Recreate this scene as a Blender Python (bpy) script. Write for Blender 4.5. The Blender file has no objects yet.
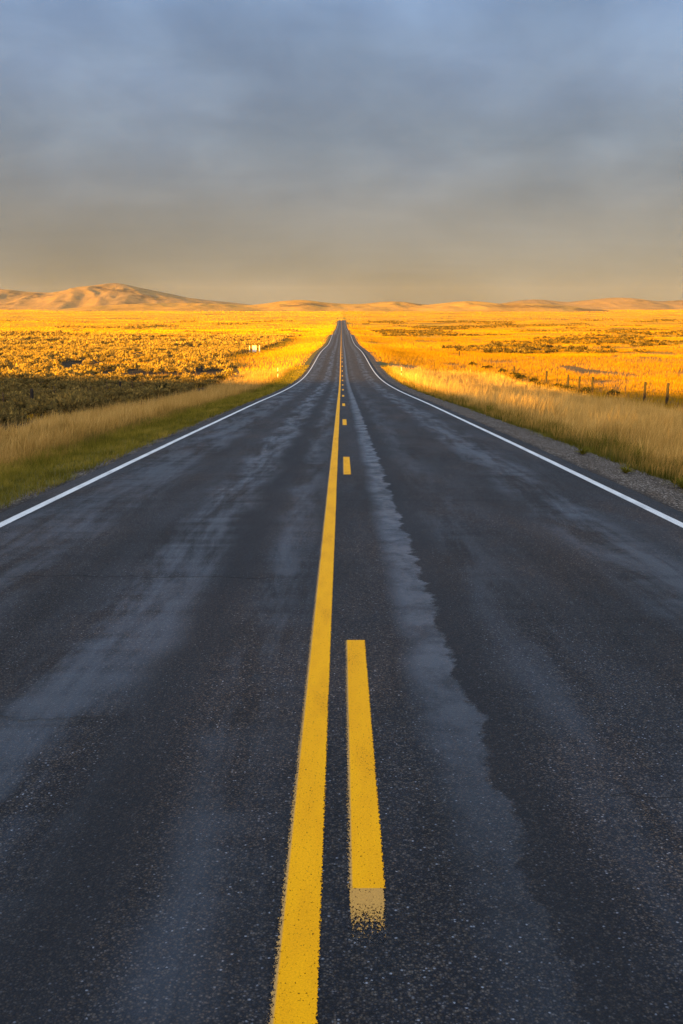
import bpy, bmesh, math, random
import numpy as np
from mathutils import Vector
R = math.radians
rng = np.random.default_rng(7)
random.seed(7)
scene = bpy.context.scene
COL = scene.collection

# ------------------------------------------------------------------ camera
EYE = 1.76
F = 995.0                                   # focal length in pixels of a 1024 px high frame
PITCH = math.atan(207 / F)
cam_d = bpy.data.cameras.new('camera'); cam = bpy.data.objects.new('camera', cam_d); COL.objects.link(cam)
cam_d.sensor_fit = 'VERTICAL'; cam_d.sensor_height = 36; cam_d.sensor_width = 24; cam_d.lens = 35
cam_d.clip_start = 0.05; cam_d.clip_end = 60000
cam.location = (0, 0, EYE); cam.rotation_euler = (math.pi / 2 - PITCH, 0, 0)
scene.camera = cam

# ------------------------------------------------------------------ light
SUN_EL = 4.4
SUN_AZ = 215.0                              # compass from +Y clockwise: behind the camera, a little to the left
sd = Vector((math.sin(R(SUN_AZ)) * math.cos(R(SUN_EL)), math.cos(R(SUN_AZ)) * math.cos(R(SUN_EL)), math.sin(R(SUN_EL))))
sun_d = bpy.data.lights.new('sun', 'SUN'); sun = bpy.data.objects.new('sun', sun_d); COL.objects.link(sun)
sun_d.energy = 5.0; sun_d.angle = R(0.25); sun_d.color = (1.0, 0.495, 0.008)
sun.rotation_euler = (-sd).to_track_quat('-Z', 'Y').to_euler(); sun.location = sd * 200
scene.view_settings.view_transform = 'Standard'; scene.view_settings.look = 'None'
scene.view_settings.gamma = 1.0; scene.view_settings.exposure = 2.8; scene.view_settings.use_curve_mapping = False

# ------------------------------------------------------------------ node helper
class NT:
    def __init__(s, tree): s.t = tree; s.n = tree.nodes; s.l = tree.links; s.n.clear()
    def new(s, kind, **kw):
        n = s.n.new(kind)
        for k, v in kw.items(): setattr(n, k, v)
        return n
    def put(s, sock, v):
        if v is None: return
        if isinstance(v, bpy.types.NodeSocket): s.l.new(v, sock)
        else:
            if isinstance(v, tuple) and len(v) == 3 and sock.type == 'RGBA': v = v + (1,)
            sock.default_value = v
    def math(s, op, a, b=None, c=None, clamp=False):
        n = s.new('ShaderNodeMath', operation=op, use_clamp=clamp)
        s.put(n.inputs[0], a)
        if b is not None: s.put(n.inputs[1], b)
        if c is not None: s.put(n.inputs[2], c)
        return n.outputs[0]
    def vmath(s, op, a, b=None):
        n = s.new('ShaderNodeVectorMath', operation=op); s.put(n.inputs[0], a)
        if b is not None: s.put(n.inputs[1], b)
        return n.outputs['Value'] if op in ('DOT_PRODUCT', 'LENGTH') else n.outputs[0]
    def noise(s, vec, scale=1.0, detail=4, rough=0.5, dist=0.0):
        n = s.new('ShaderNodeTexNoise'); s.put(n.inputs['Vector'], vec); n.inputs['Scale'].default_value = scale
        n.inputs['Detail'].default_value = detail; n.inputs['Roughness'].default_value = rough
        n.inputs['Distortion'].default_value = dist
        return n.outputs['Fac']
    def map(s, v, a, b, c=0.0, d=1.0, smooth=True):
        n = s.new('ShaderNodeMapRange', interpolation_type='SMOOTHSTEP' if smooth else 'LINEAR')
        for i, x in enumerate((v, a, b, c, d)): s.put(n.inputs[i], x)
        return n.outputs[0]
    def mix(s, f, a, b, mode='MIX'):
        n = s.new('ShaderNodeMix', data_type='RGBA', blend_type=mode)
        s.put(n.inputs[0], f); s.put(n.inputs[6], a); s.put(n.inputs[7], b)
        return n.outputs[2]
    def scale(s, vec, sc, off=(0, 0, 0)):
        n = s.new('ShaderNodeMapping'); s.put(n.inputs['Vector'], vec)
        n.inputs['Scale'].default_value = sc; n.inputs['Location'].default_value = off
        return n.outputs[0]
    def sep(s, v):
        n = s.new('ShaderNodeSeparateXYZ'); s.put(n.inputs[0], v); return n.outputs
    def comb(s, x, y, z):
        n = s.new('ShaderNodeCombineXYZ'); s.put(n.inputs[0], x); s.put(n.inputs[1], y); s.put(n.inputs[2], z); return n.outputs[0]
    def ramp(s, f, stops, interp='LINEAR'):
        n = s.new('ShaderNodeValToRGB'); n.color_ramp.interpolation = interp; cr = n.color_ramp
        while len(cr.elements) < len(stops): cr.elements.new(0.5)
        for e, (p, c) in zip(cr.elements, stops):
            e.position = p; e.color = (c + (1,)) if isinstance(c, tuple) else (c, c, c, 1)
        s.put(n.inputs[0], f); return n.outputs[0]
    def bump(s, h, strength, dist, normal=None):
        n = s.new('ShaderNodeBump'); s.put(n.inputs['Height'], h); n.inputs['Strength'].default_value = strength
        n.inputs['Distance'].default_value = dist
        if normal is not None: s.put(n.inputs['Normal'], normal)
        return n.outputs[0]

# ------------------------------------------------------------------ world: broken overcast, warm low, blue high, bright toward the sunset
w = bpy.data.worlds.new('World'); scene.world = w; w.use_nodes = True
T = NT(w.node_tree)
dirv = T.new('ShaderNodeTexCoord').outputs['Generated']
x_, y_, z_ = T.sep(dirv)[:3]
zc = T.math('MAXIMUM', z_, 0.0)
# cloud layer, projected on a flat deck
den = T.math('ADD', zc, 0.16)
pl = T.comb(T.math('DIVIDE', x_, den), T.math('DIVIDE', y_, den), 0.0)
n1 = T.noise(T.scale(T.comb(x_, T.math('MULTIPLY', z_, 1.7), 0.0), (1, 1, 1), (3.1, 1.7, 0)), 4.2, 5, 0.5, 0.25)
n2 = T.noise(T.scale(pl, (1.6, 5.0, 1), (7.3, 2.2, 0)), 1.3, 5, 0.55, 0.2)
base = T.ramp(T.math('MULTIPLY', zc, 2.0, clamp=True), [
    (0.0, (0.078, 0.065, 0.047)), (0.06, (0.073, 0.063, 0.050)), (0.17, (0.066, 0.063, 0.061)),
    (0.30, (0.060, 0.071, 0.089)), (0.52, (0.057, 0.082, 0.128)), (0.75, (0.092, 0.137, 0.205)), (1.0, (0.17, 0.236, 0.33))])
cl = T.map(n1, 0.32, 0.70, 0.84, 1.20)
cl2 = T.map(n2, 0.35, 0.75, 0.98, 1.03)
base = T.mix(1.0, base, T.comb(cl, cl, cl), 'MULTIPLY')
base = T.mix(1.0, base, T.comb(cl2, cl2, cl2), 'MULTIPLY')
n3 = T.noise(T.scale(T.comb(x_, T.math('MULTIPLY', z_, 1.9), 0.0), (1, 1, 1), (9.1, 4.7, 0)), 11.0, 8, 0.58, 0.5)
cl3 = T.mix(T.map(zc, 0.05, 0.14), (1, 1, 1), T.comb(T.map(n3, 0.3, 0.7, 0.91, 1.10), T.map(n3, 0.3, 0.7, 0.92, 1.09), T.map(n3, 0.3, 0.7, 0.94, 1.06)))
base = T.mix(1.0, base, cl3, 'MULTIPLY')
# the open, glowing sky on the sunset side
toward = T.vmath('DOT_PRODUCT', dirv, (sd.x, sd.y, 0.12))
glow = T.math('POWER', T.math('MAXIMUM', T.math('ADD', T.math('MULTIPLY', toward, 0.5), 0.5), 0.0), 5.0)
gl = T.mix(glow, (0, 0, 0), (0.60, 0.41, 0.25))
base = T.mix(1.0, base, gl, 'ADD')
sky = T.new('ShaderNodeTexSky', sky_type='NISHITA'); sky.sun_disc = False
sky.sun_elevation = R(SUN_EL); sky.sun_rotation = R(SUN_AZ); sky.air_density = 1.0; sky.dust_density = 1.5; sky.altitude = 1500
nk = T.mix(1.0, sky.outputs[0], (0.03, 0.03, 0.03), 'MULTIPLY')
full = T.mix(0.90, nk, base)
bg = T.new('ShaderNodeBackground'); T.put(bg.inputs[0], full); bg.inputs[1].default_value = 0.60
wo = T.new('ShaderNodeOutputWorld'); T.l.new(bg.outputs[0], wo.inputs[0])

# ------------------------------------------------------------------ mesh helpers
def mesh_np(name, verts, faces_flat, nper, mats=(), smooth=False, tint=None, uvless=True, parent=None, matidx=None, link=True):
    me = bpy.data.meshes.new(name)
    nv = len(verts); me.vertices.add(nv); me.vertices.foreach_set('co', np.asarray(verts, dtype=np.float32).ravel())
    faces_flat = np.asarray(faces_flat, dtype=np.int32).ravel(); nf = len(faces_flat) // nper
    me.loops.add(len(faces_flat)); me.loops.foreach_set('vertex_index', faces_flat)
    me.polygons.add(nf); me.polygons.foreach_set('loop_start', np.arange(nf, dtype=np.int32) * nper)
    me.polygons.foreach_set('loop_total', np.full(nf, nper, dtype=np.int32))
    if smooth: me.polygons.foreach_set('use_smooth', np.ones(nf, dtype=bool))
    if matidx is not None: me.polygons.foreach_set('material_index', np.asarray(matidx, dtype=np.int32))
    me.update(calc_edges=True)
    if tint is not None:
        a = me.attributes.new('tint', 'FLOAT', 'POINT'); a.data.foreach_set('value', np.asarray(tint, dtype=np.float32))
    for m in mats: me.materials.append(m)
    o = bpy.data.objects.new(name, me)
    if link: COL.objects.link(o)
    if parent: o.parent = parent
    return o
def obj_bm(name, bm, mats, parent=None, smooth=False):
    me = bpy.data.meshes.new(name); bm.to_mesh(me); bm.free()
    for m in (mats if isinstance(mats, (list, tuple)) else [mats]): me.materials.append(m)
    if smooth: me.polygons.foreach_set('use_smooth', [True] * len(me.polygons))
    o = bpy.data.objects.new(name, me); COL.objects.link(o)
    if parent: o.parent = parent
    return o
def empty(name, loc):
    o = bpy.data.objects.new(name, None); COL.objects.link(o); o.location = loc; o.empty_display_size = 0.2; return o
def tag(o, label=None, cat=None, group=None, kind=None):
    if label: o['label'] = label
    if cat: o['category'] = cat
    if group: o['group'] = group
    if kind: o['kind'] = kind
    return o
def grid_faces(nr, nc):
    i = np.arange(nr - 1)[:, None] * nc + np.arange(nc - 1)[None, :]
    return np.stack([i, i + 1, i + nc + 1, i + nc], -1).reshape(-1, 4)

# value noise
_perm = rng.random((256, 256))
def vnoise(x, y):
    x = np.asarray(x, float); y = np.asarray(y, float)
    xi = np.floor(x).astype(int); yi = np.floor(y).astype(int); fx = x - xi; fy = y - yi
    fx = fx * fx * (3 - 2 * fx); fy = fy * fy * (3 - 2 * fy)
    g = lambda a, b: _perm[a & 255, b & 255]
    return (g(xi, yi) * (1 - fx) + g(xi + 1, yi) * fx) * (1 - fy) + (g(xi, yi + 1) * (1 - fx) + g(xi + 1, yi + 1) * fx) * fy
def fbm(x, y, o=4, gain=0.5):
    s = 0; a = 1; t = 0
    for k in range(o):
        s = s + a * vnoise(x * 2 ** k + 17.3 * k, y * 2 ** k + 9.1 * k); t += a; a *= gain
    return s / t * 2 - 1
def sstep(x, a, b):
    t = np.clip((x - a) / (b - a), 0, 1); return t * t * (3 - 2 * t)

# ------------------------------------------------------------------ the lie of the land
PR = np.array([(-3000, 1), (-1200, 2), (-500, 3.0), (-260, 3.6), (-180, 3.6), (-140, 3.2), (-100, 2.3), (-60, 0.9), (-30, -0.4), (0, -1.76), (18, -2.72), (30, -3.40),
    (43, -4.13), (55, -4.86), (67, -5.54), (79, -6.16), (91, -6.70), (103, -7.12), (116, -7.42), (128, -7.58), (140, -7.70), (155, -7.82),
    (175, -8.1), (200, -8.7), (224, -9.35), (250, -10.05), (275, -10.65), (317, -11.30), (360, -11.55), (411, -11.70), (440, -12.9), (500, -14.9), (560, -15.6), (622, -15.75),
    (800, -18.6), (1029, -19.9), (1150, -19.2), (1257, -18.7), (1340, -20.2), (1450, -24.5), (1600, -28.5), (1900, -30), (2500, -29), (3500, -30), (5000, -32), (7000, -33), (9000, -34), (20000, -50)], float)
_fine = np.linspace(-3000, 20000, 23001)
def ridge(x, y): return (8.7 - 0.020 * np.clip(np.asarray(x, float) + 112, 0, 60)) * np.exp(-((y + 140 + 0.5 * np.clip(x, -400, 400)) / 50) ** 2)
_z = np.interp(_fine, PR[:, 0], PR[:, 1]) + ridge(0, _fine)
def smooth_profile():
    k = np.ones(15) / 15
    z = np.convolve(np.pad(_z, 7, mode='edge'), k, 'valid')
    return z
_z = smooth_profile() + EYE
ys = np.concatenate([np.arange(-3000, -300, 90), np.arange(-300, -20, 10), np.arange(-20, 60, 1.0), np.arange(60, 200, 2.0), np.arange(200, 620, 5.0),
                     np.arange(620, 1700, 12.0), np.arange(1700, 4000, 40.0), np.arange(4000, 15001, 125.0)])
ZR = np.interp(ys, _fine, _z)
def zroad(y): return np.interp(y, ys, ZR)
def height(x, y):
    ax = np.abs(x)
    drop = np.interp(ax, [0, 3.55, 3.98, 4.3, 5.0, 7.0, 11.0, 17.0, 30], [0.16, 0.16, 0.02, 0.03, 0.10, 0.42, 0.85, 1.15, 1.25])
    z = zroad(y) - drop
    z = z + sstep(ax, 4.4, 8) * 0.10 * fbm(x / 3.1, y / 3.1, 3)
    far = sstep(ax, 14, 60)
    z = z + far * (0.5 + 0.7 * sstep(y, 120, 300)) * (1 - 0.6 * sstep(-y, 10, 60)) * fbm(x / 38 + 3, y / 30 + 5, 3)
    z = z + sstep(ax, 40, 160) * sstep(y, 150, 600) * 2.8 * fbm(x / 210 + 1.2, y / 130 + 8.3, 3)
    z = z + sstep(ax, 60, 500) * sstep(y, 700, 2500) * (5 - 4.2 * sstep(y, 3000, 5000)) * fbm(x / 900 + 4.2, y / 420 + 2.1, 4)
    # the hill the road has come over, behind the camera, whose shadow lies on the foreground
    z = z + ridge(x, y) - ridge(0, y)
    return z

# ------------------------------------------------------------------ materials
def mat(name):
    m = bpy.data.materials.new(name); m.use_nodes = True
    t = NT(m.node_tree); out = t.new('ShaderNodeOutputMaterial'); return m, t, out
def principled(t, out, color, rough=0.8, spec=0.5, normal=None, metal=0.0):
    p = t.new('ShaderNodeBsdfPrincipled'); t.put(p.inputs['Base Color'], color); t.put(p.inputs['Roughness'], rough)
    t.put(p.inputs['Specular IOR Level'], spec); p.inputs['Metallic'].default_value = metal
    if normal is not None: t.put(p.inputs['Normal'], normal)
    t.l.new(p.outputs[0], out.inputs[0]); return p

def make_asphalt():
    m, t, out = mat('asphalt'); P = t.new('ShaderNodeTexCoord').outputs['Object']
    x, y, z = t.sep(P)[:3]
    P2 = t.comb(x, y, 0.0)
    wob = t.math('MULTIPLY', t.math('SUBTRACT', t.noise(t.comb(0.0, y, 0.0), 0.35, 4, 0.55), 0.5), 0.6)
    xw = t.math('ADD', x, wob)
    # jagged tongue of bled tar beside the dashes
    jag = t.math('MULTIPLY', t.math('SUBTRACT', t.noise(t.comb(t.math('MULTIPLY', x, 1.3), t.math('MULTIPLY', y, 1.0), 0.0), 1.2, 9, 0.70), 0.5), 0.50)
    edge = t.math('ADD', jag, 0.665)
    e_d = t.math('SUBTRACT', edge, x)
    tongue = t.math('MULTIPLY', t.map(e_d, -0.015, 0.035), t.math('MULTIPLY', t.map(t.math('ADD', x, t.math('MULTIPLY', wob, 0.3)), 0.28, 0.52), t.map(y, 2.4, 6.0, 0.30, 1.0)))
    # wheel-path streaks across the carriageway
    u = t.math('DIVIDE', t.math('ADD', xw, 4.0), 8.0)
    prof = t.ramp(u, [(0.0, 0.10), (0.10, 0.55), (0.17, 0.55), (0.225, 0.05), (0.27, 0.15), (0.305, 0.85), (0.345, 0.75), (0.385, 0.04), (0.41, 0.10),
                      (0.435, 0.62), (0.47, 0.28), (0.50, 0.05), (0.53, 0.12), (0.60, 0.05), (0.64, 0.38), (0.70, 0.12), (0.76, 0.10), (0.80, 0.62), (0.845, 0.66), (0.89, 0.15), (1.0, 0.1)], 'EASE')
    patch = t.noise(t.scale(P2, (2.2, 0.28, 1)), 1.0, 7, 0.66, 0.3)
    patch2 = t.noise(t.scale(P2, (0.35, 2.6, 1), (5, 3, 0)), 1.3, 5, 0.62)
    streak = t.math('MULTIPLY', t.math('MULTIPLY', prof, 0.92), t.map(t.math('ADD', t.math('MULTIPLY', patch, 0.78), t.math('MULTIPLY', patch2, 0.22)), 0.38, 0.60))
    bleed = t.math('MAXIMUM', streak, t.math('MULTIPLY', tongue, t.map(t.noise(t.scale(P2, (1.6, 1.1, 1), (8, 8, 0)), 1.6, 7, 0.65), 0.34, 0.60, 0.42, 0.95)))
    # aggregate
    v = t.new('ShaderNodeTexVoronoi'); t.put(v.inputs['Vector'], P2); v.inputs['Scale'].default_value = 125
    cr = t.sep(v.outputs['Color'])
    v2 = t.new('ShaderNodeTexVoronoi'); t.put(v2.inputs['Vector'], P2); v2.inputs['Scale'].default_value = 80
    cr2 = t.sep(v2.outputs['Color'])
    stone = t.ramp(cr[0], [(0.0, (0.006, 0.008, 0.012)), (0.42, (0.013, 0.016, 0.022)), (0.60, (0.034, 0.034, 0.038)), (0.76, (0.080, 0.054, 0.032)),
                           (0.93, (0.15, 0.115, 0.080)), (0.985, (0.16, 0.15, 0.145)), (1.0, (0.48, 0.48, 0.48))])
    stone2 = t.ramp(cr2[1], [(0.0, (0.006, 0.008, 0.012)), (0.65, (0.014, 0.016, 0.021)), (0.87, (0.055, 0.039, 0.026)), (1.0, (0.14, 0.12, 0.10))])
    stone = t.mix(0.38, stone, stone2)
    gap = t.map(v.outputs['Distance'], 0.30, 0.62, 1.0, 0.35)
    stone = t.mix(1.0, stone, t.comb(gap, gap, gap), 'MULTIPLY')
    rust = t.map(t.noise(t.scale(P2, (0.9, 0.35, 1), (11, 4, 0)), 0.9, 4, 0.6), 0.42, 0.66)
    stone = t.mix(t.math('MULTIPLY', rust, 0.7), stone, t.mix(1.0, stone, (1.75, 1.32, 1.02), 'MULTIPLY'))
    fine = t.noise(P2, 260, 2, 0.6)
    tar = t.mix(fine, (0.010, 0.020, 0.034), (0.026, 0.044, 0.070))
    col = t.mix(t.math('MULTIPLY', bleed, t.map(v.outputs['Distance'], 0.1, 0.6, 0.40, 0.66)), stone, tar)
    dk = t.map(t.noise(t.scale(P2, (0.8, 0.22, 1), (2, 9, 0)), 1.1, 4, 0.6), 0.35, 0.65, 0.60, 1.0)
    col = t.mix(1.0, col, t.comb(dk, dk, dk), 'MULTIPLY')
    col = t.mix(1.0, col, (0.88, 0.98, 1.16), 'MULTIPLY')
    # narrow dark band right of the tongue, dark path in the left lane
    db = t.math('MULTIPLY', t.map(e_d, -0.40, -0.02), t.map(e_d, 0.01, -0.01))
    dl = t.math('MULTIPLY', t.map(xw, -1.22, -1.0), t.map(xw, -0.62, -0.85))
    dm = t.math('MAXIMUM', db, dl)
    col = t.mix(t.math('MULTIPLY', dm, 0.55), col, (0.010, 0.0115, 0.015))
    # transverse cracks
    wav = t.math('MULTIPLY', t.math('SUBTRACT', t.noise(t.comb(x, 3.3, 0.0), 1.7, 7, 0.65), 0.5), 0.55)
    yy = t.math('ADD', y, wav)
    crack = None
    for (yc, xa, xb, wd) in [(4.62, -4, -1.0, .017), (7.85, -4, -0.5, .026), (3.75, 1.1, 4, .010), (12.3, -4, 4, .022), (18.6, -4, -.2, .03), (24.2, .2, 4, .03),
                             (31, -4, 4, .05), (43, -4, 4, .05), (58, -4, 4, .06), (75, -4, 4, .07), (94, -4, 4, .08), (121, -4, 4, .1), (166, -4, 4, .12), (233, -4, 4, .15)]:
        a = t.map(t.math('ABSOLUTE', t.math('SUBTRACT', yy, yc)), wd * 0.4, wd, 1.0, 0.0)
        a = t.math('MULTIPLY', a, t.math('MULTIPLY', t.math('GREATER_THAN', x, xa), t.map(x, xb - 0.25, xb, 1.0, 0.0)))
        crack = a if crack is None else t.math('MAXIMUM', crack, a)
    crack = t.math('MULTIPLY', crack, t.map(t.noise(P2, 9, 3, 0.6), 0.32, 0.47))
    col = t.mix(t.math('MULTIPLY', crack, 0.85), col, (0.006, 0.006, 0.007))
    hgt = t.math('ADD', t.math('MULTIPLY', t.math('SUBTRACT', 1.0, v.outputs['Distance']), 0.7), t.math('MULTIPLY', cr2[0], 0.5))
    hgt = t.math('MULTIPLY', hgt, t.math('SUBTRACT', 1.0, t.math('MULTIPLY', bleed, 0.72)))
    hgt = t.math('SUBTRACT', hgt, t.math('MULTIPLY', crack, 1.5))
    nrm = t.bump(hgt, 0.75, 0.006)
    rough = t.math('ADD', 0.85, t.math('MULTIPLY', bleed, -0.47))
    principled(t, out, col, rough, t.math('ADD', 0.22, t.math('MULTIPLY', bleed, 0.38)), nrm); return m

def make_paint(name, colr, colr2, wear_left, wear=0.02, fade=None):
    """road paint with worn edges; u attribute = -1..1 across the stripe"""
    m, t, out = mat(name); P = t.new('ShaderNodeTexCoord').outputs['Object']; x, y, z = t.sep(P)[:3]; P2 = t.comb(x, y, 0.0)
    at = t.new('ShaderNodeAttribute', attribute_name='tint').outputs['Fac']
    v = t.new('ShaderNodeTexVoronoi'); t.put(v.inputs['Vector'], P2); v.inputs['Scale'].default_value = 120
    big = t.noise(t.scale(P2, (3, 0.7, 1)), 2.0, 4, 0.6)
    ed = t.noise(P2, 85, 4, 0.7)
    old = t.map(at, -0.62, -0.74)           # older, paler coat peeking out on the left
    col = t.mix(t.map(big, 0.35, 0.7), colr, colr2)
    fin = t.map(t.noise(P2, 160, 3, 0.6), 0.3, 0.7, 0.86, 1.06)
    col = t.mix(1.0, col, t.comb(fin, fin, fin), 'MULTIPLY')
    if wear_left: col = t.mix(old, col, (0.40, 0.235, 0.075))
    worn = t.map(t.noise(t.scale(P2, (1, 0.55, 1)), 120, 4, 0.75), 0.36, 0.64, 0, 1, False)
    thr = t.math('ADD', t.map(at, 0.84, 1.0, 0.0, 0.95, False), t.map(at, -0.66, -1.0, 0.0, 1.05, False) if wear_left else t.map(at, -0.84, -1.0, 0.0, 0.95, False))
    thr = t.math('ADD', thr, t.map(big, 0.50, 0.80, 0.0, 0.22))
    thr = t.math('ADD', thr, wear)
    if fade: thr = t.math('ADD', thr, t.map(t.math('ADD', y, t.math('MULTIPLY', t.noise(t.scale(P2, (60, 4, 1)), 1.0, 3, 0.6), 0.10)), fade[0], fade[1], 0.0, 1.0, False))
    alpha = t.map(t.math('SUBTRACT', worn, thr), 0.0, 0.08)
    nrm = t.bump(t.math('SUBTRACT', 1.0, v.outputs['Distance']), 0.2, 0.0025)
    p = t.new('ShaderNodeBsdfPrincipled'); t.put(p.inputs['Base Color'], col); p.inputs['Roughness'].default_value = 0.62
    p.inputs['Specular IOR Level'].default_value = 0.08; t.put(p.inputs['Normal'], nrm)
    tr = t.new('ShaderNodeBsdfTransparent'); mx = t.new('ShaderNodeMixShader'); t.put(mx.inputs[0], alpha)
    t.l.new(tr.outputs[0], mx.inputs[1]); t.l.new(p.outputs[0], mx.inputs[2]); t.l.new(mx.outputs[0], out.inputs[0]); return m

def make_ground():
    m, t, out = mat('ground'); P = t.new('ShaderNodeTexCoord').outputs['Object']; x, y, z = t.sep(P)[:3]; P2 = t.comb(x, y, 0.0)
    ax = t.math('ABSOLUTE', x)
    # gravel shoulder
    v = t.new('ShaderNodeTexVoronoi'); t.put(v.inputs['Vector'], P2); v.inputs['Scale'].default_value = 38
    c = t.sep(v.outputs['Color'])
    gravel = t.ramp(c[0], [(0.0, (0.075, 0.058, 0.044)), (0.5, (0.16, 0.125, 0.096)), (0.8, (0.27, 0.22, 0.175)), (1.0, (0.46, 0.42, 0.37))])
    gravel = t.mix(t.map(v.outputs['Distance'], 0.25, 0.7), gravel, (0.035, 0.028, 0.022))
    gn = t.noise(t.scale(P2, (1.5, 0.6, 1)), 1.6, 5, 0.6)
    gravel = t.mix(t.map(gn, 0.42, 0.65, 0, 0.6), gravel, t.mix(1.0, gravel, (0.62, 0.56, 0.50), 'MULTIPLY'))
    tarry = t.math('MULTIPLY', t.map(ax, 4.20, 3.98), 0.75)
    gravel = t.mix(t.math('MULTIPLY', tarry, t.map(gn, 0.3, 0.55)), gravel, (0.022, 0.021, 0.021))
    # soil, straw and dark brush patches
    n1 = t.noise(P2, 0.9, 6, 0.65); n2 = t.noise(t.scale(P2, (0.010, 0.022, 1)), 1.0, 5, 0.6, 0.4); n3 = t.noise(t.scale(P2, (0.0016, 0.0045, 1), (3, 1, 0)), 1.0, 6, 0.62, 0.3)
    soil = t.mix(n1, (0.10, 0.068, 0.034), (0.24, 0.16, 0.07))
    straw = t.mix(n2, (0.38, 0.21, 0.015), (0.54, 0.31, 0.02))
    field = t.mix(t.map(y, 90, 420), soil, straw)
    dark = t.math('MULTIPLY', t.map(n2, 0.53, 0.62), t.map(y, 150, 600, 0.35, 0.45))
    dark = t.math('MAXIMUM', dark, t.math('MULTIPLY', t.map(n3, 0.55, 0.61), t.map(y, 500, 1500, 0, 0.85)))
    field = t.mix(dark, field, (0.095, 0.066, 0.030))
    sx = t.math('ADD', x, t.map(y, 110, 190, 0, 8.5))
    sage_shade = t.math('MULTIPLY', t.math('MULTIPLY', t.map(sx, -11.5, -13.5), t.map(y, 620, 380)), 0.9)
    field = t.mix(sage_shade, field, (0.034, 0.026, 0.016))  # ground between the sagebrush painted dark, the shadow of the gaps in its colour
    # narrow green fringe
    gw = t.math('ADD', ax, t.math('MULTIPLY', t.math('SUBTRACT', n1, 0.5), 0.8))
    lim = t.map(x, -1, 1, 4.24, 5.15)
    fringe = t.mix(n1, (0.06, 0.052, 0.015), (0.15, 0.125, 0.028))
    rest = t.mix(t.map(gw, 6.2, 7.6), fringe, field)
    col = t.mix(t.math('MAXIMUM', t.map(t.math('SUBTRACT', gw, lim), -0.12, 0.12), t.map(y, 1480, 1560)), gravel, t.mix(t.map(y, 1480, 1560), rest, field))
    stones = t.math('MULTIPLY', t.math('SUBTRACT', 1.0, v.outputs['Distance']), t.map(ax, 5.6, 5.0))
    nb = t.bump(stones, 0.8, 0.02)
    b1 = t.noise(P2, 1.3, 5, 0.75); b2 = t.noise(t.scale(P2, (0.12, 0.12, 1)), 1.0, 6, 0.75)
    offr = t.map(ax, 6, 12)
    hh = t.math('MULTIPLY', t.math('ADD', t.math('MULTIPLY', b1, 0.7), t.math('MULTIPLY', b2, 3.0)), offr)
    nb = t.bump(hh, 1.0, 1.3, nb)
    principled(t, out, col, 0.95, 0.1, nb); return m

def make_hill(name, c1, c2, dk):
    m, t, out = mat(name); P = t.new('ShaderNodeTexCoord').outputs['Object']; P2 = P
    n = t.noise(t.scale(P, (1 / 190, 1 / 190, 1 / 60)), 1.0, 6, 0.6); n2 = t.noise(P, 1 / 35, 6, 0.7)
    c = t.mix(t.map(n, 0.35, 0.65), c1, c2); c = t.mix(t.map(t.noise(t.scale(P, (1 / 320, 1 / 500, 1 / 80), (4, 5, 6)), 1.0, 6, 0.65), 0.55, 0.64, 0, 0.75), c, dk)
    c = t.mix(t.map(n2, 0.56, 0.7, 0, 0.5), c, dk)
    principled(t, out, c, 0.95, 0.05, t.bump(n2, 0.8, 9)); return m

def make_leaf(name, stops, transl=0.35):
    m, t, out = mat(name)
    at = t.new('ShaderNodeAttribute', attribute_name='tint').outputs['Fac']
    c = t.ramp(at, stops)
    oi = t.new('ShaderNodeObjectInfo').outputs['Random']
    vv = t.map(oi, 0, 1, 0.82, 1.18, False)
    c = t.mix(1.0, c, t.comb(vv, vv, vv), 'MULTIPLY')
    d = t.new('ShaderNodeBsdfDiffuse'); t.put(d.inputs[0], c)
    tl = t.new('ShaderNodeBsdfTranslucent'); t.put(tl.inputs[0], c)
    mx = t.new('ShaderNodeMixShader'); mx.inputs[0].default_value = transl
    t.l.new(d.outputs[0], mx.inputs[1]); t.l.new(tl.outputs[0], mx.inputs[2]); t.l.new(mx.outputs[0], out.inputs[0]); return m

def make_simple(name, c1, c2, rough=0.7, scl=(6, 6, 6), bump=0.3, metal=0.0):
    m, t, out = mat(name); P = t.new('ShaderNodeTexCoord').outputs['Object']
    n = t.noise(t.scale(P, scl), 1.0, 6, 0.65)
    principled(t, out, t.mix(t.map(n, 0.35, 0.65), c1, c2), rough, 0.3, t.bump(n, bump, 0.02), metal); return m

M_ASPH = make_asphalt()
M_YEL = make_paint('yellow_road_paint', (0.80, 0.37, 0.0), (0.72, 0.32, 0.001), True)
M_OLD = make_paint('old_yellow_paint', (0.50, 0.27, 0.06), (0.42, 0.23, 0.06), False, 0.06, (2.99, 2.75))
M_WHT = make_paint('white_road_paint', (0.62, 0.63, 0.62), (0.48, 0.49, 0.49), False, 0.06)
M_GROUND = make_ground()
M_MTN = make_hill('mountain_grass', (0.25, 0.155, 0.066), (0.20, 0.124, 0.053), (0.07, 0.048, 0.03))
M_HILL = make_hill('hill_grass', (0.34, 0.20, 0.05), (0.27, 0.155, 0.04), (0.10, 0.065, 0.033))
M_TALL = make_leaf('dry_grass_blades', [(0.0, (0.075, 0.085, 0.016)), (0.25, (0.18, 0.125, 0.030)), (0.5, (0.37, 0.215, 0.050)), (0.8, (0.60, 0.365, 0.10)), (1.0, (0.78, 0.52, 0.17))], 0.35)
M_RANGE = make_leaf('range_grass_blades', [(0.0, (0.11, 0.057, 0.004)), (0.4, (0.29, 0.155, 0.007)), (0.7, (0.46, 0.252, 0.010)), (1.0, (0.64, 0.37, 0.015))], 0.35)
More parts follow.
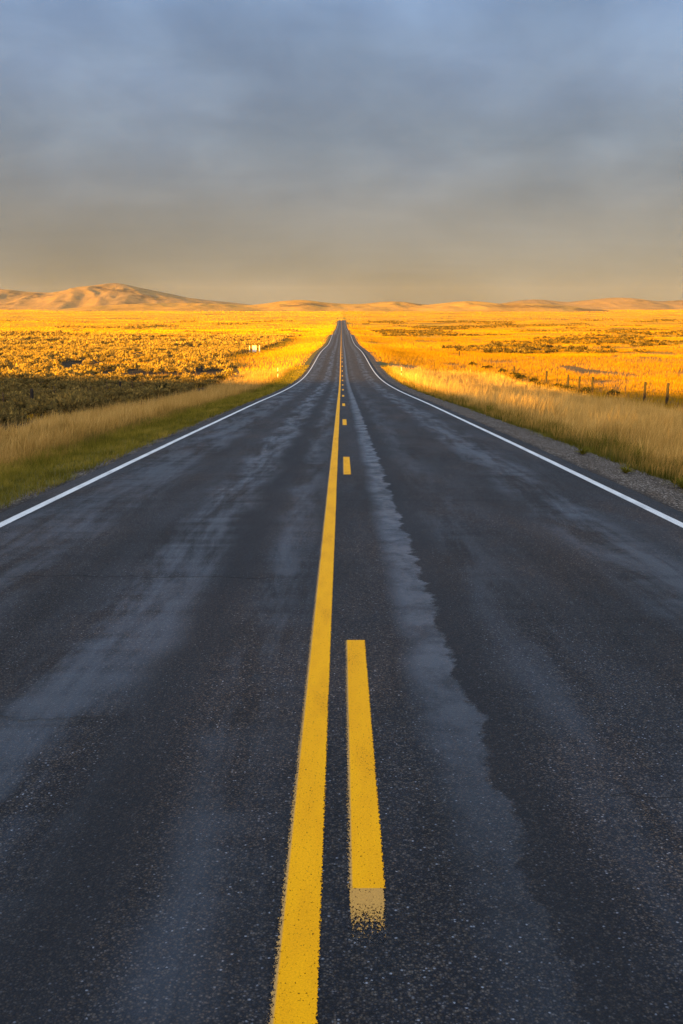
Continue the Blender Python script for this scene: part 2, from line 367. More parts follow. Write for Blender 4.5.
M_GREEN = make_leaf('green_grass_blades', [(0.0, (0.045, 0.042, 0.008)), (0.4, (0.125, 0.112, 0.014)), (0.75, (0.27, 0.21, 0.028)), (1.0, (0.50, 0.34, 0.08))], 0.35)
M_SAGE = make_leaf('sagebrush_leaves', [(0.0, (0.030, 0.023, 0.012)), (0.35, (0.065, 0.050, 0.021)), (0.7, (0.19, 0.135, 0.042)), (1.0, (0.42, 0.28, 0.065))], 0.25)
M_DARKB = make_leaf('dark_shrub_leaves', [(0.0, (0.010, 0.011, 0.006)), (0.5, (0.025, 0.026, 0.012)), (1.0, (0.06, 0.055, 0.022))], 0.2)
M_STEM = make_simple('woody_stem', (0.06, 0.045, 0.030), (0.12, 0.09, 0.06), 0.9, (30, 30, 30))
M_WOOD = make_simple('weathered_wood', (0.014, 0.011, 0.009), (0.032, 0.025, 0.020), 0.9, (40, 40, 3), 0.6)
M_STEEL = make_simple('rusty_steel', (0.05, 0.035, 0.028), (0.10, 0.06, 0.04), 0.7, (20, 20, 20), 0.2, 0.4)
M_WPAINT = make_simple('white_painted_board', (0.80, 0.80, 0.80), (0.70, 0.70, 0.70), 0.5, (4, 4, 4), 0.1)
M_WPOST = make_simple('white_post_plastic', (0.78, 0.78, 0.76), (0.66, 0.66, 0.64), 0.5, (8, 8, 8), 0.1)
M_BLACK = make_simple('black_band', (0.02, 0.02, 0.02), (0.035, 0.035, 0.035), 0.6)
M_REFL = make_simple('reflector_face', (0.55, 0.50, 0.42), (0.45, 0.42, 0.36), 0.25)

# ------------------------------------------------------------------ ground sheet
pos = np.concatenate([[0, 2, 3.55, 3.98, 4.3, 4.65, 5.0, 5.5, 6.2, 7, 8, 9, 10], np.arange(11.5, 40, 1.5), np.arange(42, 120, 4.0), np.arange(125, 420, 10.0),
                      np.arange(430, 1200, 25.0), np.arange(1240, 3000, 70.0), np.arange(3100, 9001, 250.0)])
xs = np.concatenate([-pos[::-1], pos[1:]])
X, Y = np.meshgrid(xs, ys); Zg = height(X, Y)
g = mesh_np('ground', np.stack([X, Y, Zg], -1).reshape(-1, 3), grid_faces(len(ys), len(xs)), 4, [M_GROUND], True); tag(g, kind='structure')

# ------------------------------------------------------------------ road and its markings
ry = ys[(ys >= -1000) & (ys <= 1560)]
def edge_noise(y, s): return 0.022 * fbm(y / 0.9 + s, y * 0 + s, 4)
rxs = [-3.95, -3.6, -1.8, 0, 1.8, 3.6, 3.95]
V = []
for yv in ry:
    zz = float(zroad(yv))
    el = -3.95 + float(edge_noise(yv, 3.1)); er = 3.96 + float(edge_noise(yv, 40.7))
    V.append((el - .01, yv, zz - .12))
    for k, xv in enumerate(rxs): V.append((el if k == 0 else er if k == 6 else xv, yv, zz))
    V.append((er + .01, yv, zz - .12))
road = mesh_np('road', np.array(V), grid_faces(len(ry), 9), 4, [M_ASPH]); tag(road, kind='structure')
def stripe(name, x0, x1, y0, y1, m, lift=0.004, wob=0.0, dense=True):
    rows = set([y0, y1]) | set(float(v) for v in ys if y0 < v < y1)
    if y1 - y0 < 5: rows |= set(np.linspace(y0, y1, 12).tolist())
    rows = np.array(sorted(rows)); z = zroad(rows) + lift
    wv = wob * fbm(rows / 2.2, rows * 0 + x0 * 7, 3)
    us = [-1, -0.7, 0, 0.9, 1]
    vs = []; tt = []
    for r, zz, wq in zip(rows, z, wv):
        for u in us: vs.append(((x0 + x1) / 2 + u * (x1 - x0) / 2 + wq, r, zz)); tt.append(u)
    o = mesh_np(name, np.array(vs), grid_faces(len(rows), 5), 4, [m], tint=tt, parent=road); return o
for nm, a, b in (('edge_line', -3.72, -3.60), ('edge_line', 3.595, 3.715)): stripe(nm, a, b, -300, 1500, M_WHT, wob=0.006)
stripe('centre_line', -0.207, -0.062, -300, 1500, M_YEL, wob=0.004)
DASH0 = 3.02
for k in range(0, 30):
    y0 = DASH0 + 12.19 * k
    stripe('lane_dash', 0.014, 0.152, y0 if k else 3.02, y0 + (2.98 if k == 0 else 2.85), M_YEL, wob=0.0)
stripe('faded_paint', 0.022, 0.146, 2.70, 3.02, M_OLD)

# ------------------------------------------------------------------ far hills and mountain
PX = lambda px, d: (px - 341.5) / F * d
ZP = lambda py, d: EYE + (305 - py) / F * d
def hill_mesh(name, sil, d, depth_m, m, step, rough, base_z, label=None):
    sil = np.array(sil, float)
    x0, x1 = PX(sil[0, 0], d), PX(sil[-1, 0], d)
    gx = np.arange(x0, x1 + step, step); gy = np.linspace(-1, 1, int(2 * depth_m / step / 1.4) + 2)
    XX, YY = np.meshgrid(gx, gy)
    top = np.interp(XX, PX(sil[:, 0], d), ZP(sil[:, 1], d)) - base_z
    k = np.ones(5) / 5
    top = np.apply_along_axis(lambda r: np.convolve(np.pad(r, 2, mode='edge'), k, 'valid'), 1, top)
    wv = 0.22 * fbm(XX / 420, YY * 0 + 3 + d, 3)
    yy = np.clip(np.abs(YY - wv) / (1 - np.abs(wv)), 0, 1)
    bell = (1 - yy ** 1.6) ** 1.15
    rid = 1 - np.abs(fbm(XX / 240 + YY * 0.4, YY * depth_m / 700 + 9 + d, 5, 0.55)) * 2
    H = top * bell * (1 + rough * (rid - 0.55) * 1.2 * sstep(yy, 0.02, 0.35))
    Zv = base_z + H
    verts = np.stack([XX, d + YY * depth_m, Zv], -1).reshape(-1, 3)
    o = mesh_np(name, verts, grid_faces(len(gy), len(gx)), 4, [m], True); tag(o, kind='structure'); return o
hill_mesh('mountain', [(-120, 304), (-60, 296), (-25, 291), (0, 289.5), (20, 290.5), (35, 292.5), (57, 293.4), (67, 293), (80, 289.6), (88, 288.2), (101, 287), (110, 285.2), (118, 283.6), (128, 285), (140, 287.6), (158, 291.5),
          (175, 295), (189, 298), (210, 300.5), (230, 302.5), (262, 306), (290, 309)], 8800, 1500, M_MTN, 16, 0.13, -45)
hill_mesh('foothill', [(60, 309), (110, 305.5), (150, 303.5), (190, 303), (225, 304), (250, 305.5), (268, 303.5), (283, 301.3), (300, 300), (312, 301), (328, 303), (345, 304), (362, 304.2), (376, 302.5), (390, 301.6), (402, 302.2),
          (415, 304), (430, 305), (445, 306), (470, 310)], 6200, 900, M_HILL, 14, 0.3, -38)
hill_mesh('foothill', [(400, 309), (425, 305), (440, 303.6), (455, 301.8), (468, 301.3), (480, 302), (495, 304), (510, 303), (530, 303.5), (560, 305.5), (585, 309)], 5600, 700, M_HILL, 13, 0.3, -38)
hill_mesh('foothill', [(470, 309), (500, 302.8), (515, 300.8), (530, 299.6), (542, 300), (552, 301.2), (566, 302.4), (580, 300.8), (592, 299.4), (606, 298), (618, 298.3), (632, 299.6), (645, 301), (655, 301.6), (668, 300.8), (680, 299.8), (700, 299.5), (740, 302), (800, 308)],
          8200, 1100, M_MTN, 16, 0.2, -42)

# ------------------------------------------------------------------ grass
def blades(cx, cy, h, wd, lean=0.35, tint_lo=0.3, tint_hi=0.9, seg2=True, tint_c=None, droop=0.25):
    """cx, cy: base points. Returns verts, faces, tints."""
    n = len(cx); z0 = height(cx, cy) - 0.02
    a = rng.random(n) * 2 * np.pi; la = rng.random(n) * 2 * np.pi + 0.0
    ln = lean * rng.random(n) * h
    dx = np.cos(a) * wd / 2; dy = np.sin(a) * wd / 2
    lx = np.cos(la) * ln + 0.10 * h; ly = np.sin(la) * ln
    tc = rng.random(n) * 0.30 - 0.15 if tint_c is None else tint_c + rng.random(n) * 0.24 - 0.12
    if seg2:
        b0 = np.stack([cx - dx, cy - dy, z0], -1); b1 = np.stack([cx + dx, cy + dy, z0], -1)
        m0 = np.stack([cx - dx * .75 + lx * .38, cy - dy * .75 + ly * .38, z0 + h * .58], -1)
        m1 = np.stack([cx + dx * .75 + lx * .38, cy + dy * .75 + ly * .38, z0 + h * .58], -1)
        tp = np.stack([cx + lx, cy + ly, z0 + h * (1 - droop * rng.random(n))], -1)
        v = np.stack([b0, b1, m0, m1, tp], 1).reshape(-1, 3)
        i = np.arange(n)[:, None] * 5
        f = np.concatenate([i + np.array([[0, 1, 3]]), i + np.array([[0, 3, 2]]), i + np.array([[2, 3, 4]])], 1).reshape(-1, 3)
        mid = (tint_lo + tint_hi) / 2 + 0.08
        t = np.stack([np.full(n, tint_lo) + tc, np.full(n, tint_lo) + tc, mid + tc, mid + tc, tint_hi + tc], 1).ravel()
    else:
        b0 = np.stack([cx - dx, cy - dy, z0], -1); b1 = np.stack([cx + dx, cy + dy, z0], -1); tp = np.stack([cx + lx, cy + ly, z0 + h], -1)
        v = np.stack([b0, b1, tp], 1).reshape(-1, 3); f = np.arange(n * 3).reshape(-1, 3)
        t = np.stack([np.full(n, tint_lo + .12) + tc, np.full(n, tint_lo + .12) + tc, tint_hi + tc], 1).ravel()
    return v, f, np.clip(t, 0, 1)
def merge(parts):
    vs, fs, ts = [], [], []; o = 0
    for v, f, t in parts: vs.append(v); fs.append(f + o); ts.append(t); o += len(v)
    return np.concatenate(vs), np.concatenate(fs), np.concatenate(ts)
def region(side, ya, yb, xa, xb, dens, margin=3.0):
    """random points, side=-1/+1, between |x| xa and xb, kept inside the view wedge plus a margin"""
    n = int((yb - ya) * (xb - xa) * dens); y = ya + rng.random(n) * (yb - ya); ax = xa + rng.random(n) * (xb - xa)
    k = ax < 0.36 * y + margin; return side * ax[k], y[k]
def wedge(side, ya, yb, xa, dens, lim=0.37):
    n = int(((yb ** 2 - ya ** 2) / 2 * lim) * dens); y = np.sqrt(ya ** 2 + rng.random(n) * (yb ** 2 - ya ** 2)); ax = rng.random(n) * lim * y
    k = ax > xa; return side * ax[k], y[k]
def tuft_h(x, y): return 0.70 + 0.55 * fbm(x / .8, y / 0.9, 3) + 0.15 * fbm(x / 6, y / 8, 2)

for side in (-1, 1):
    inner = 5.75 if side < 0 else 5.05
    parts = []
    for (ya, yb, dens, wd) in [(9, 24, 300, .0085), (24, 42, 170, .013), (42, 70, 90, .019), (70, 125, 45, .028)]:
        x, y = region(side, ya, yb, inner - 0.35, 19.0 if side > 0 else 13.2, dens)
        kk = np.abs(x) < (19.0 if side > 0 else 12.2 + 1.0 * fbm(x * 0 + 4, y / 4.0, 3)); x, y = x[kk], y[kk]
        ax = np.abs(x); ragged = inner + 0.38 * fbm(x * 0 + side * 9, y / 0.9, 4) + 0.25 * rng.random(len(x)) ** 2
        nn = fbm(x / 0.55, y / 0.55, 3)
        k = (ax > ragged) & (nn > -0.42 - 0.3 * sstep(ax, 5, 7)); x, y, ax, nn = x[k], y[k], ax[k], nn[k]
        h = tuft_h(x, y) * (0.55 + 0.75 * rng.random(len(x))) * (0.42 + 0.58 * sstep(ax, inner - .2, inner + 1.6)) * (0.72 if side < 0 else 0.84)
        green = (1 - sstep(ax + 0.5 * nn, inner + .2, inner + (1.5 if side < 0 else 1.15)))
        tc = -0.30 * green + 0.22 * (fbm(x / 2.6, y / 3.4, 3)) + 0.30 * fbm(x / .45, y / .45, 2) + 0.06
        v, f, t = blades(x, y, np.maximum(h, .08), wd, 0.42, 0.20, 0.82, ya < 42, tc); parts.append((v, f, t))
    # taller seeded stalks standing over the rest
    for (ya, yb, dens, wd) in [(9, 30, 18, .010), (30, 60, 8, .016), (60, 125, 2, .024)]:
        x, y = region(side, ya, yb, inner + .5, 18.5 if side > 0 else 12.2, dens)
        nn = fbm(x / 1.4 + 3, y / 1.8, 3); k = nn > 0.0; x, y = x[k], y[k]
        h = (0.75 + 0.40 * rng.random(len(x))) * (.86 if side > 0 else .80)
        parts.append(blades(x, y, h, wd, 0.45, 0.38, 0.88, ya < 30, 0.02 + 0.1 * rng.random(len(x))))
    v, f, t = merge(parts)
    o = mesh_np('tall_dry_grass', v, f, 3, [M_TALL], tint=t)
    tag(o, 'tall tan dry grass growing along the %s verge in the shade' % ('left' if side < 0 else 'right'), 'grass', kind='stuff')

# short green fringe, both sides
for side in (-1, 1):
    parts = []
    for (ya, yb, dens, wd) in [(4, 16, 900, .008), (16, 30, 600, .011), (30, 60, 260, .018), (60, 130, 90, .035)]:
        xa, xb = (4.02, 6.6) if side < 0 else (4.65, 6.1)
        x, y = region(side, ya, yb, xa, xb, dens); ax = np.abs(x)
        nn = fbm(x / 0.35, y / 0.5, 3); lim = (4.12 if side < 0 else 5.02) + 0.14 * fbm(x * 0 + 3, y / 0.7, 4)
        k = (ax > lim - 0.25 * (rng.random(len(x)) < 0.07)) & (nn > (-0.55 if side < 0 else -0.2))
        x, y, ax, nn = x[k], y[k], ax[k], nn[k]
        h = (0.05 + 0.085 * rng.random(len(x)) + 0.10 * np.maximum(nn, 0)) * (1 + (2.2 if side > 0 else 0.9) * sstep(ax, 5.0, 5.9)) 
        parts.append(blades(x, y, h, wd, 0.9, 0.10, 0.58, False, 0.30 * fbm(x / 0.8, y / 1.2, 3) + 0.34 * fbm(x / .16, y / .2, 2) + (0.10 if side < 0 else -0.12)))
    v, f, t = merge(parts)
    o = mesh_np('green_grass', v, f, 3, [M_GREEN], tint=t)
    tag(o, 'low green grass fringe between the %s white line and the dry grass' % ('left' if side < 0 else 'right'), 'grass', kind='stuff')

# straw grass of the open fields
for side in (-1, 1):
    parts = []
    # near field beyond the verge
    for (ya, yb, dens, wd, hh) in [(45, 125, 26 if side > 0 else 9, .03, .42)]:
        x, y = wedge(side, ya, yb, 18.0 if side > 0 else 13.0, dens); nn = fbm(x / 3, y / 3, 3); k = nn > -0.25; x, y = x[k], y[k]
        parts.append(blades(x, y, hh * (0.6 + 0.8 * rng.random(len(x))), wd, .5, .28, .85, False, 0.2 * fbm(x / 5, y / 7, 3)))
    for (ya, yb, dens, wd, hh) in [(120, 250, 15 if side > 0 else 7, .042, .46), (250, 460, 4.6 if side > 0 else 2.4, .085, .50), (460, 900, .75, .28, .55), (900, 1700, .16, .6, .55), (1700, 4200, .016, 2.0, .8), (4200, 9600, .0035, 5.5, 1.3)]:
        x, y = wedge(side, ya, yb, 4.9 if ya < 1600 else 0.0, dens * (1.0 if ya > 1000 or side > 0 else 1.3))
        pat = fbm(x / (0.03 * ya + 5), y / (0.05 * ya + 9), 4)
        thr = -0.30 if side > 0 else np.where(np.abs(x) < 12 + 8.5 * sstep(y, 110, 190), -0.5, 0.12 - 0.5 * sstep(y, 330, 560))
        k = (pat > thr); x, y, pat = x[k], y[k], pat[k]
        ax = np.abs(x); hm = 0.30 + 0.70 * sstep(ax, 4.9, 6.5) if ya < 1600 else 1.0
        parts.append(blades(x, y, hh * hm * (0.55 + 0.8 * rng.random(len(x))), wd * (0.7 + 0.6 * rng.random(len(x))), .5, .34, .84, False, 0.28 * fbm(x / 40, y / 60, 3)))
    v, f, t = merge(parts)
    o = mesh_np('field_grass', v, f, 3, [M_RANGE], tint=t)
    tag(o, 'golden dry grass covering the open range %s of the road' % ('left' if side < 0 else 'right'), 'grass', kind='stuff')

# ------------------------------------------------------------------ sagebrush
def bush_cloud(n, r, hgt, leaf, lobes=5, seed=0):
    """leaf triangles spread through a lobed dome; returns (n,3,3) and tints"""
    g_ = np.random.default_rng(seed)
    lc = np.stack([(g_.random(lobes) - .5) * .9 * r, (g_.random(lobes) - .5) * .9 * r, hgt * (0.30 + 0.36 * g_.random(lobes))], -1); lr = r * (0.34 + 0.26 * g_.random(lobes))
    w_ = g_.integers(0, lobes, n)
    d = g_.normal(size=(n, 3)); d /= np.linalg.norm(d, axis=1)[:, None]; d[:, 2] = np.abs(d[:, 2]) * 1.0 - 0.25
    rad = lr[w_] * (0.62 + 0.46 * g_.random(n))
    c = lc[w_] + d * rad[:, None] * np.array([1, 1, hgt / r * 0.85]); c[:, 2] = np.maximum(c[:, 2], 0.03)
    up = d + np.array([0, 0, 0.8]) + g_.normal(size=(n, 3)) * 0.4; up /= np.linalg.norm(up, axis=1)[:, None]
    sidev = np.cross(up, g_.normal(size=(n, 3))); sidev /= np.linalg.norm(sidev, axis=1)[:, None]
    L = leaf * (0.6 + 0.9 * g_.random(n))[:, None]
    tri = np.stack([c - sidev * L * .42, c + sidev * L * .42, c + up * L * 1.25], 1)
    ti = np.clip(0.30 + 0.38 * g_.random(n) + 0.22 * (c[:, 2] / hgt), 0, 1)  # random tone, paler with height: shade of the low leaves put into colour
    return tri, ti
def bush_proto(k, n, mleaf, r=0.62, h=0.72, leaf=.085):
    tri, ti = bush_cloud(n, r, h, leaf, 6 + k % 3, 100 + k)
    g_ = np.random.default_rng(500 + k); st = []
    for q in range(9):                                  # woody stems, tapered prisms
        a = g_.random() * 6.28; e = np.array([math.cos(a) * r * .6, math.sin(a) * r * .6, h * (.45 + .4 * g_.random())])
        p = np.array([-e[1], e[0], 0]); p = p / np.linalg.norm(p) * .016; b = e * .06; b[2] = -.04
        qd = np.array([0, 0, .018]); tri_s = [[b - p, b + p, e], [b - qd - p * .2, b + qd, e], [b + p, b - qd, e], [b - p, b - qd, e]]; st += tri_s
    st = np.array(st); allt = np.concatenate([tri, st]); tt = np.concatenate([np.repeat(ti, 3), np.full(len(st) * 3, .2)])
    midx = np.concatenate([np.zeros(len(tri)), np.ones(len(st))])
    o = mesh_np('sagebrush', allt.reshape(-1, 3), np.arange(len(allt) * 3), 3, [mleaf, M_STEM], tint=tt, matidx=midx, link=False); return o.data

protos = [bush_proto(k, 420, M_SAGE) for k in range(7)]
# candidate spots on the left range, thinned so that bushes stand apart
def spread(x, y, dist):
    cell = {}; keep = []
    for i in range(len(x)):
        cx, cy = int(math.floor(x[i] / dist)), int(math.floor(y[i] / dist)); ok = True
        for a in (-1, 0, 1):
            for b in (-1, 0, 1):
                for j in cell.get((cx + a, cy + b), ()):
                    if (x[i] - x[j]) ** 2 + (y[i] - y[j]) ** 2 < dist * dist: ok = False; break
                if not ok: break
            if not ok: break
        if ok: cell.setdefault((cx, cy), []).append(i); keep.append(i)
    return np.array(keep)
bx, by = wedge(-1, 30, 660, 12.6, 1.3, 0.365); k = -bx > 12.7 + 8.5 * sstep(by, 110, 190) + 0.8 * fbm(by / 5, by * 0, 2); bx, by = bx[k], by[k]
k = spread(bx, by, 1.3); bx, by = bx[k], by[k]; k = (fbm(bx / 4.2, by / 6.5, 2) > -0.30) | (by < 70); bx, by = bx[k], by[k]
dn = fbm(bx / 14, by / 18, 3); keep = (dn > -0.34 + 0.25 * sstep(by, 250, 480) + 0.5 * sstep(by, 430, 640)) | (by < 115); bx, by = bx[keep], by[keep]
order = np.argsort(by); bx, by = bx[order], by[order]
bs = 0.85 + 0.75 * rng.random(len(bx))
near = np.arange(len(bx)) < 300
hz = height(bx, by)
gl_ = []
for i in range(300):
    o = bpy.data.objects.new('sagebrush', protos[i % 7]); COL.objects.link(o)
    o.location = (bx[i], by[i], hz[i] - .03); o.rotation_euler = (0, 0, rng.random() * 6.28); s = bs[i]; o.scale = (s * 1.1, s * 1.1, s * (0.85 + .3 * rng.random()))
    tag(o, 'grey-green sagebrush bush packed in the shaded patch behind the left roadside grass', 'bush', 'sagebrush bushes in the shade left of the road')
# all the rest as one mass
def bush_mass(x, y, s, n, leaf, mleaf, name, lab, hs=0.72):
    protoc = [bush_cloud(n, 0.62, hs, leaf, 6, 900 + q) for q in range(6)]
    z = height(x, y); V_, T_ = [], []
    which = rng.integers(0, 6, len(x)); ang = rng.random(len(x)) * 6.28
    for q in range(6):
        m_ = which == q; c, s_ = np.cos(ang[m_]), np.sin(ang[m_]); tr, ti = protoc[q]; tr = tr.reshape(-1, 3)
        X_ = (tr[None, :, 0] * c[:, None] - tr[None, :, 1] * s_[:, None]) * s[m_][:, None] + x[m_][:, None]
        Y_ = (tr[None, :, 0] * s_[:, None] + tr[None, :, 1] * c[:, None]) * s[m_][:, None] + y[m_][:, None]
        Z_ = tr[None, :, 2] * s[m_][:, None] + z[m_][:, None] - .04
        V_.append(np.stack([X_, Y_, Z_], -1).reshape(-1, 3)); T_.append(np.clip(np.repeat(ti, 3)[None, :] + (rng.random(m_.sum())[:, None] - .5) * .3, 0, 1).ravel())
    return np.concatenate(V_), np.concatenate(T_)
mid = ~near & (by < 290); fr = ~near & ~mid
va, ta = bush_mass(bx[mid], by[mid], bs[mid], 150, .135, M_SAGE, '', '')
vb, tb = bush_mass(bx[fr], by[fr], bs[fr], 42, .27, M_SAGE, '', '')
v1 = np.concatenate([va, vb]); t1 = np.concatenate([ta, tb])
fx, fy = wedge(-1, 480, 1500, 24, .05, 0.365); k = fbm(fx / 60, fy / 90, 4) > -0.12 + 0.6 * sstep(fy, 520, 640); fx, fy = fx[k], fy[k]
v2, t2 = bush_mass(fx, fy, 1.0 + 0.9 * rng.random(len(fx)), 22, .5, M_SAGE, '', '')
v = np.concatenate([v1, v2]); o = mesh_np('sagebrush_cover', v, np.arange(len(v)), 3, [M_SAGE], tint=np.clip(np.concatenate([t1, t2]) + .17, 0, 1))  # same leaves tinted paler than the near bushes: sunlight put into their colour
tag(o, 'sunlit orange sagebrush covering the open range left of the road', 'sagebrush', kind='stuff')
# right range: sparser, lower brush in drifts
fx, fy = wedge(1, 105, 1500, 22, .06, 0.365); dn = fbm(fx / 45 + 9, fy / 60 + 2, 4); k = (dn > 0.15) & (fy > 130); fx, fy = fx[k], fy[k]
v1, t1 = bush_mass(fx, fy, 0.7 + 0.8 * rng.random(len(fx)), 34, .30, M_SAGE, '', '')
o = mesh_np('brush_cover', v1, np.arange(len(v1)), 3, [M_SAGE], tint=np.clip(t1 - .15, 0, 1))
tag(o, 'low sunlit brush scattered over the range right of the road', 'brush', kind='stuff')

# single dark shrubs the photograph shows by the verges
dprotos = [bush_proto(20 + q, 380, M_DARKB, .62, .72, .095) for q in range(4)]
def shrub(x, y, s, label, group=None, sz=1.0, name='dark_shrub'):
    o = bpy.data.objects.new(name, dprotos[random.randrange(4)]); COL.objects.link(o)
    o.location = (x, y, float(height(np.array([x]), np.array([y]))[0]) - .03); o.rotation_euler = (0, 0, random.random() * 6.28); o.scale = (s, s, s * sz)
    tag(o, label, 'shrub', group); return o
shrub(-15.2, 86, 1.5, 'largest dark green shrub behind the left roadside grass', sz=.85)
shrub(-12.2, 97, 1.2, 'small dark shrub right of the largest one behind the left grass', sz=.8)
for i, (x, y) in enumerate([(20.5, 104), (21.3, 99), (21.0, 93), (22.0, 90), (21.2, 86), (22.3, 82), (20.8, 109), (20.6, 116), (21.4, 123), (21.0, 131), (20.2, 140), (19.5, 150)]):
    shrub(x, y, .95 + .5 * random.random(), 'low dark shrub in the row along the foot of the right fence', 'dark shrubs along the right fence', .8)

# weeds in the gravel
def weed(x, y, s, label):
    n = 90; g_ = np.random.default_rng(int(x * 100)); a = g_.random(n) * 6.28; ln = s * (.4 + .6 * g_.random(n)); e = .25 + .9 * g_.random(n)
    tip = np.stack([np.cos(a) * np.cos(e) * ln, np.sin(a) * np.cos(e) * ln, np.sin(e) * ln * .7], -1); p = np.stack([-np.sin(a), np.cos(a), 0 * a], -1) * .010
    b = tip * .08; mid = tip * .55 + np.array([0, 0, .02])
    vv = np.stack([b, mid - p, mid + p, tip], 1).reshape(-1, 3); i = np.arange(n)[:, None] * 4
    f = np.concatenate([i + np.array([[0, 1, 2]]), i + np.array([[1, 3, 2]])], 1).reshape(-1, 3)
    o = mesh_np('weed', vv, f, 3, [M_GREEN], tint=np.clip(.25 + .35 * g_.random(n * 4), 0, 1))
    o.location = (x, y, float(height(np.array([x]), np.array([y]))[0])); tag(o, label, 'weed')
weed(4.72, 19.3, .30, 'small green weed in the right gravel shoulder, farther from the camera')
weed(4.60, 15.9, .22, 'thin green weed in the right gravel shoulder, nearer to the camera')
weed(4.95, 14.2, .38, 'bushy green weed where the right gravel meets the tall grass')

# ------------------------------------------------------------------ fences
def cyl(bm, p0, p1, r0, r1, n=8, jit=0.0):
    p0, p1 = Vector(p0), Vector(p1); d = (p1 - p0).normalized(); a = d.orthogonal().normalized(); b = d.cross(a); rings = []
    for p, r in ((p0, r0), (p1, r1)):
        rings.append([bm.verts.new(p + (a * math.cos(2 * math.pi * k / n) + b * math.sin(2 * math.pi * k / n)) * r * (1 + jit * (random.random() - .5))) for k in range(n)])
    for k in range(n): bm.faces.new((rings[0][k], rings[0][(k + 1) % n], rings[1][(k + 1) % n], rings[1][k]))
    bm.faces.new(rings[0][::-1]); bm.faces.new(rings[1])
def box(bm, x0, x1, y0, y1, z0, z1):
    vs = [bm.verts.new((x, y, z)) for z in (z0, z1) for y in (y0, y1) for x in (x0, x1)]
    for f in ((0, 2, 3, 1), (4, 5, 7, 6), (0, 1, 5, 4), (2, 6, 7, 3), (0, 4, 6, 2), (1, 3, 7, 5)): bm.faces.new([vs[i] for i in f])
H1 = lambda x, y: float(height(np.array([x]), np.array([y]))[0])
def fence(side, spots, label, extend):
    root = empty('wire_fence', (0, 0, 0)); tag(root, label, 'fence'); tops = []
    for (x, y, kind, hh) in spots:
        z = H1(x, y); bm = bmesh.new(); lx, ly = (random.random() - .5) * .07, (random.random() - .5) * .07
        if kind == 'wood':
            cyl(bm, (x, y, z - .3), (x + lx, y + ly, z + hh - .04), .105, .095, 9, .15); cyl(bm, (x + lx, y + ly, z + hh - .04), (x + lx * 1.05, y + ly * 1.05, z + hh), .095, .07, 9, .2)
            obj_bm('post', bm, M_WOOD, root)
        else:
            box(bm, x - .026, x + .026, y - .006, y + .006, z - .2, z + hh); box(bm, x - .006, x + .006, y + .0065, y + .045, z - .2, z + hh - .01)
            obj_bm('post', bm, M_STEEL, root)
        tops.append((x, y, z))
    for hh in (.35, .62, .88, 1.12):
        bm = bmesh.new()
        for a, b in zip(tops[:-1], tops[1:]):
            if b[1] - a[1] > 9: continue
            m_ = ((a[0] + b[0]) / 2, (a[1] + b[1]) / 2, (a[2] + b[2]) / 2 + hh - .03)
            cyl(bm, (a[0], a[1], a[2] + hh), m_, .004, .004, 4); cyl(bm, m_, (b[0], b[1], b[2] + hh), .004, .004, 4)
        obj_bm('wire', bm, M_STEEL, root)
    return root
sp = []
yv = 52.0; i = 0
while yv < 400:
    kind = 'wood' if i % 4 == 3 or yv in (67, 72) else 'steel'
    hh = {67.0: 1.32, 72.0: 1.22}.get(yv, (1.22 + .12 * random.random()) if kind == 'wood' else 1.08 + .25 * random.random())
    if yv == 82.0: hh = 1.55
    sp.append((21.9 + .12 * (random.random() - .5), yv, 'wood' if yv in (67.0, 72.0, 92.0, 97.0, 107.0) else ('steel' if yv > 110 and i % 3 else kind), hh + (.28 if yv < 110 else -.1))); yv += 5.0; i += 1
fence(1, sp, 'wire fence with dark wooden and steel posts beside the right verge', 0)
sp = []; yv = 41.0; i = 0
while yv < 224:
    kind = 'wood' if i % 5 == 4 else 'steel'; sp.append((-19.0 + .12 * (random.random() - .5), yv, kind, 1.10 + .35 * random.random())); yv += 5.0; i += 1
fence(-1, sp, 'wire fence with thin dark posts in front of the left sagebrush', 0)

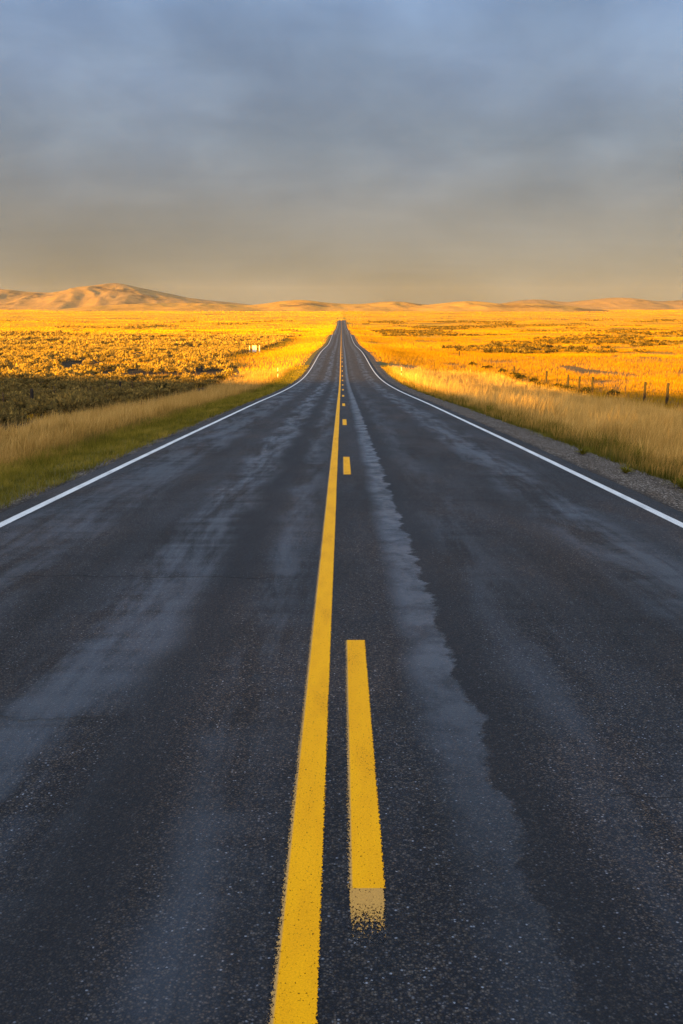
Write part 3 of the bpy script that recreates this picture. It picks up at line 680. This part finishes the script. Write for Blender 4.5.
# ------------------------------------------------------------------ white board between posts
bd = 229.0; bxc = -19.75; z = H1(bxc, bd)
root = empty('white_board', (bxc, bd, z)); tag(root, 'white board between two short white posts in the sunlit grass left of the road', 'board')
bm = bmesh.new(); box(bm, -.52, .44, -.03, .03, .12, 1.62); bmesh.ops.bevel(bm, geom=bm.edges[:], offset=.01, segments=2, affect='EDGES'); obj_bm('panel', bm, M_WPAINT, root)
for q, wq in ((-1.12, .07), (1.12, .11)):
    bm = bmesh.new(); cyl(bm, (q, 0, -.3), (q, 0, 1.62), wq, wq * .95, 10); obj_bm('post', bm, M_WPAINT, root)
for zz in (.30, 1.38):
    bm = bmesh.new(); cyl(bm, (-1.10, .06, zz), (1.10, .06, zz), .018, .018, 8); obj_bm('rail', bm, M_STEEL, root)

# ------------------------------------------------------------------ roadside delineator posts
def delineator(x, y, label):
    z = H1(x, y); root = empty('delineator_post', (x, y, z)); tag(root, label, 'road post', 'marker posts at the road edge')
    bm = bmesh.new(); box(bm, -.036, .036, -.012, .012, -.2, 1.10); bmesh.ops.bevel(bm, geom=bm.edges[:], offset=.006, segments=2, affect='EDGES'); obj_bm('shaft', bm, M_WPOST, root)
    bm = bmesh.new(); box(bm, -.041, .041, -.017, .017, .50, .78); obj_bm('dark_band', bm, M_BLACK, root)
    bm = bmesh.new(); cyl(bm, (0, -.013, .95), (0, -.024, .95), .030, .030, 14); obj_bm('reflector', bm, M_REFL, root)
delineator(-6.55, 103, 'white marker post with a dark band in the grass left of the road')
delineator(6.15, 103, 'white marker post with a dark band in the grass right of the road')

# ------------------------------------------------------------------ evening haze over the range
HAZE = True
if HAZE:
    m, t, out = mat('haze_air'); pv = t.new('ShaderNodeVolumePrincipled')
    pv.inputs['Color'].default_value = (0.86, 0.88, 0.95, 1); pv.inputs['Density'].default_value = 0.55e-5; pv.inputs['Anisotropy'].default_value = 0.0
    t.l.new(pv.outputs[0], out.inputs['Volume'])
    bm = bmesh.new(); box(bm, -9500, 9500, -3100, 15300, float(Zg.min()) - 12, 260); ho = obj_bm('haze', bm, m)
    tag(ho, 'thin evening haze lying over the whole open range', 'haze', kind='stuff')
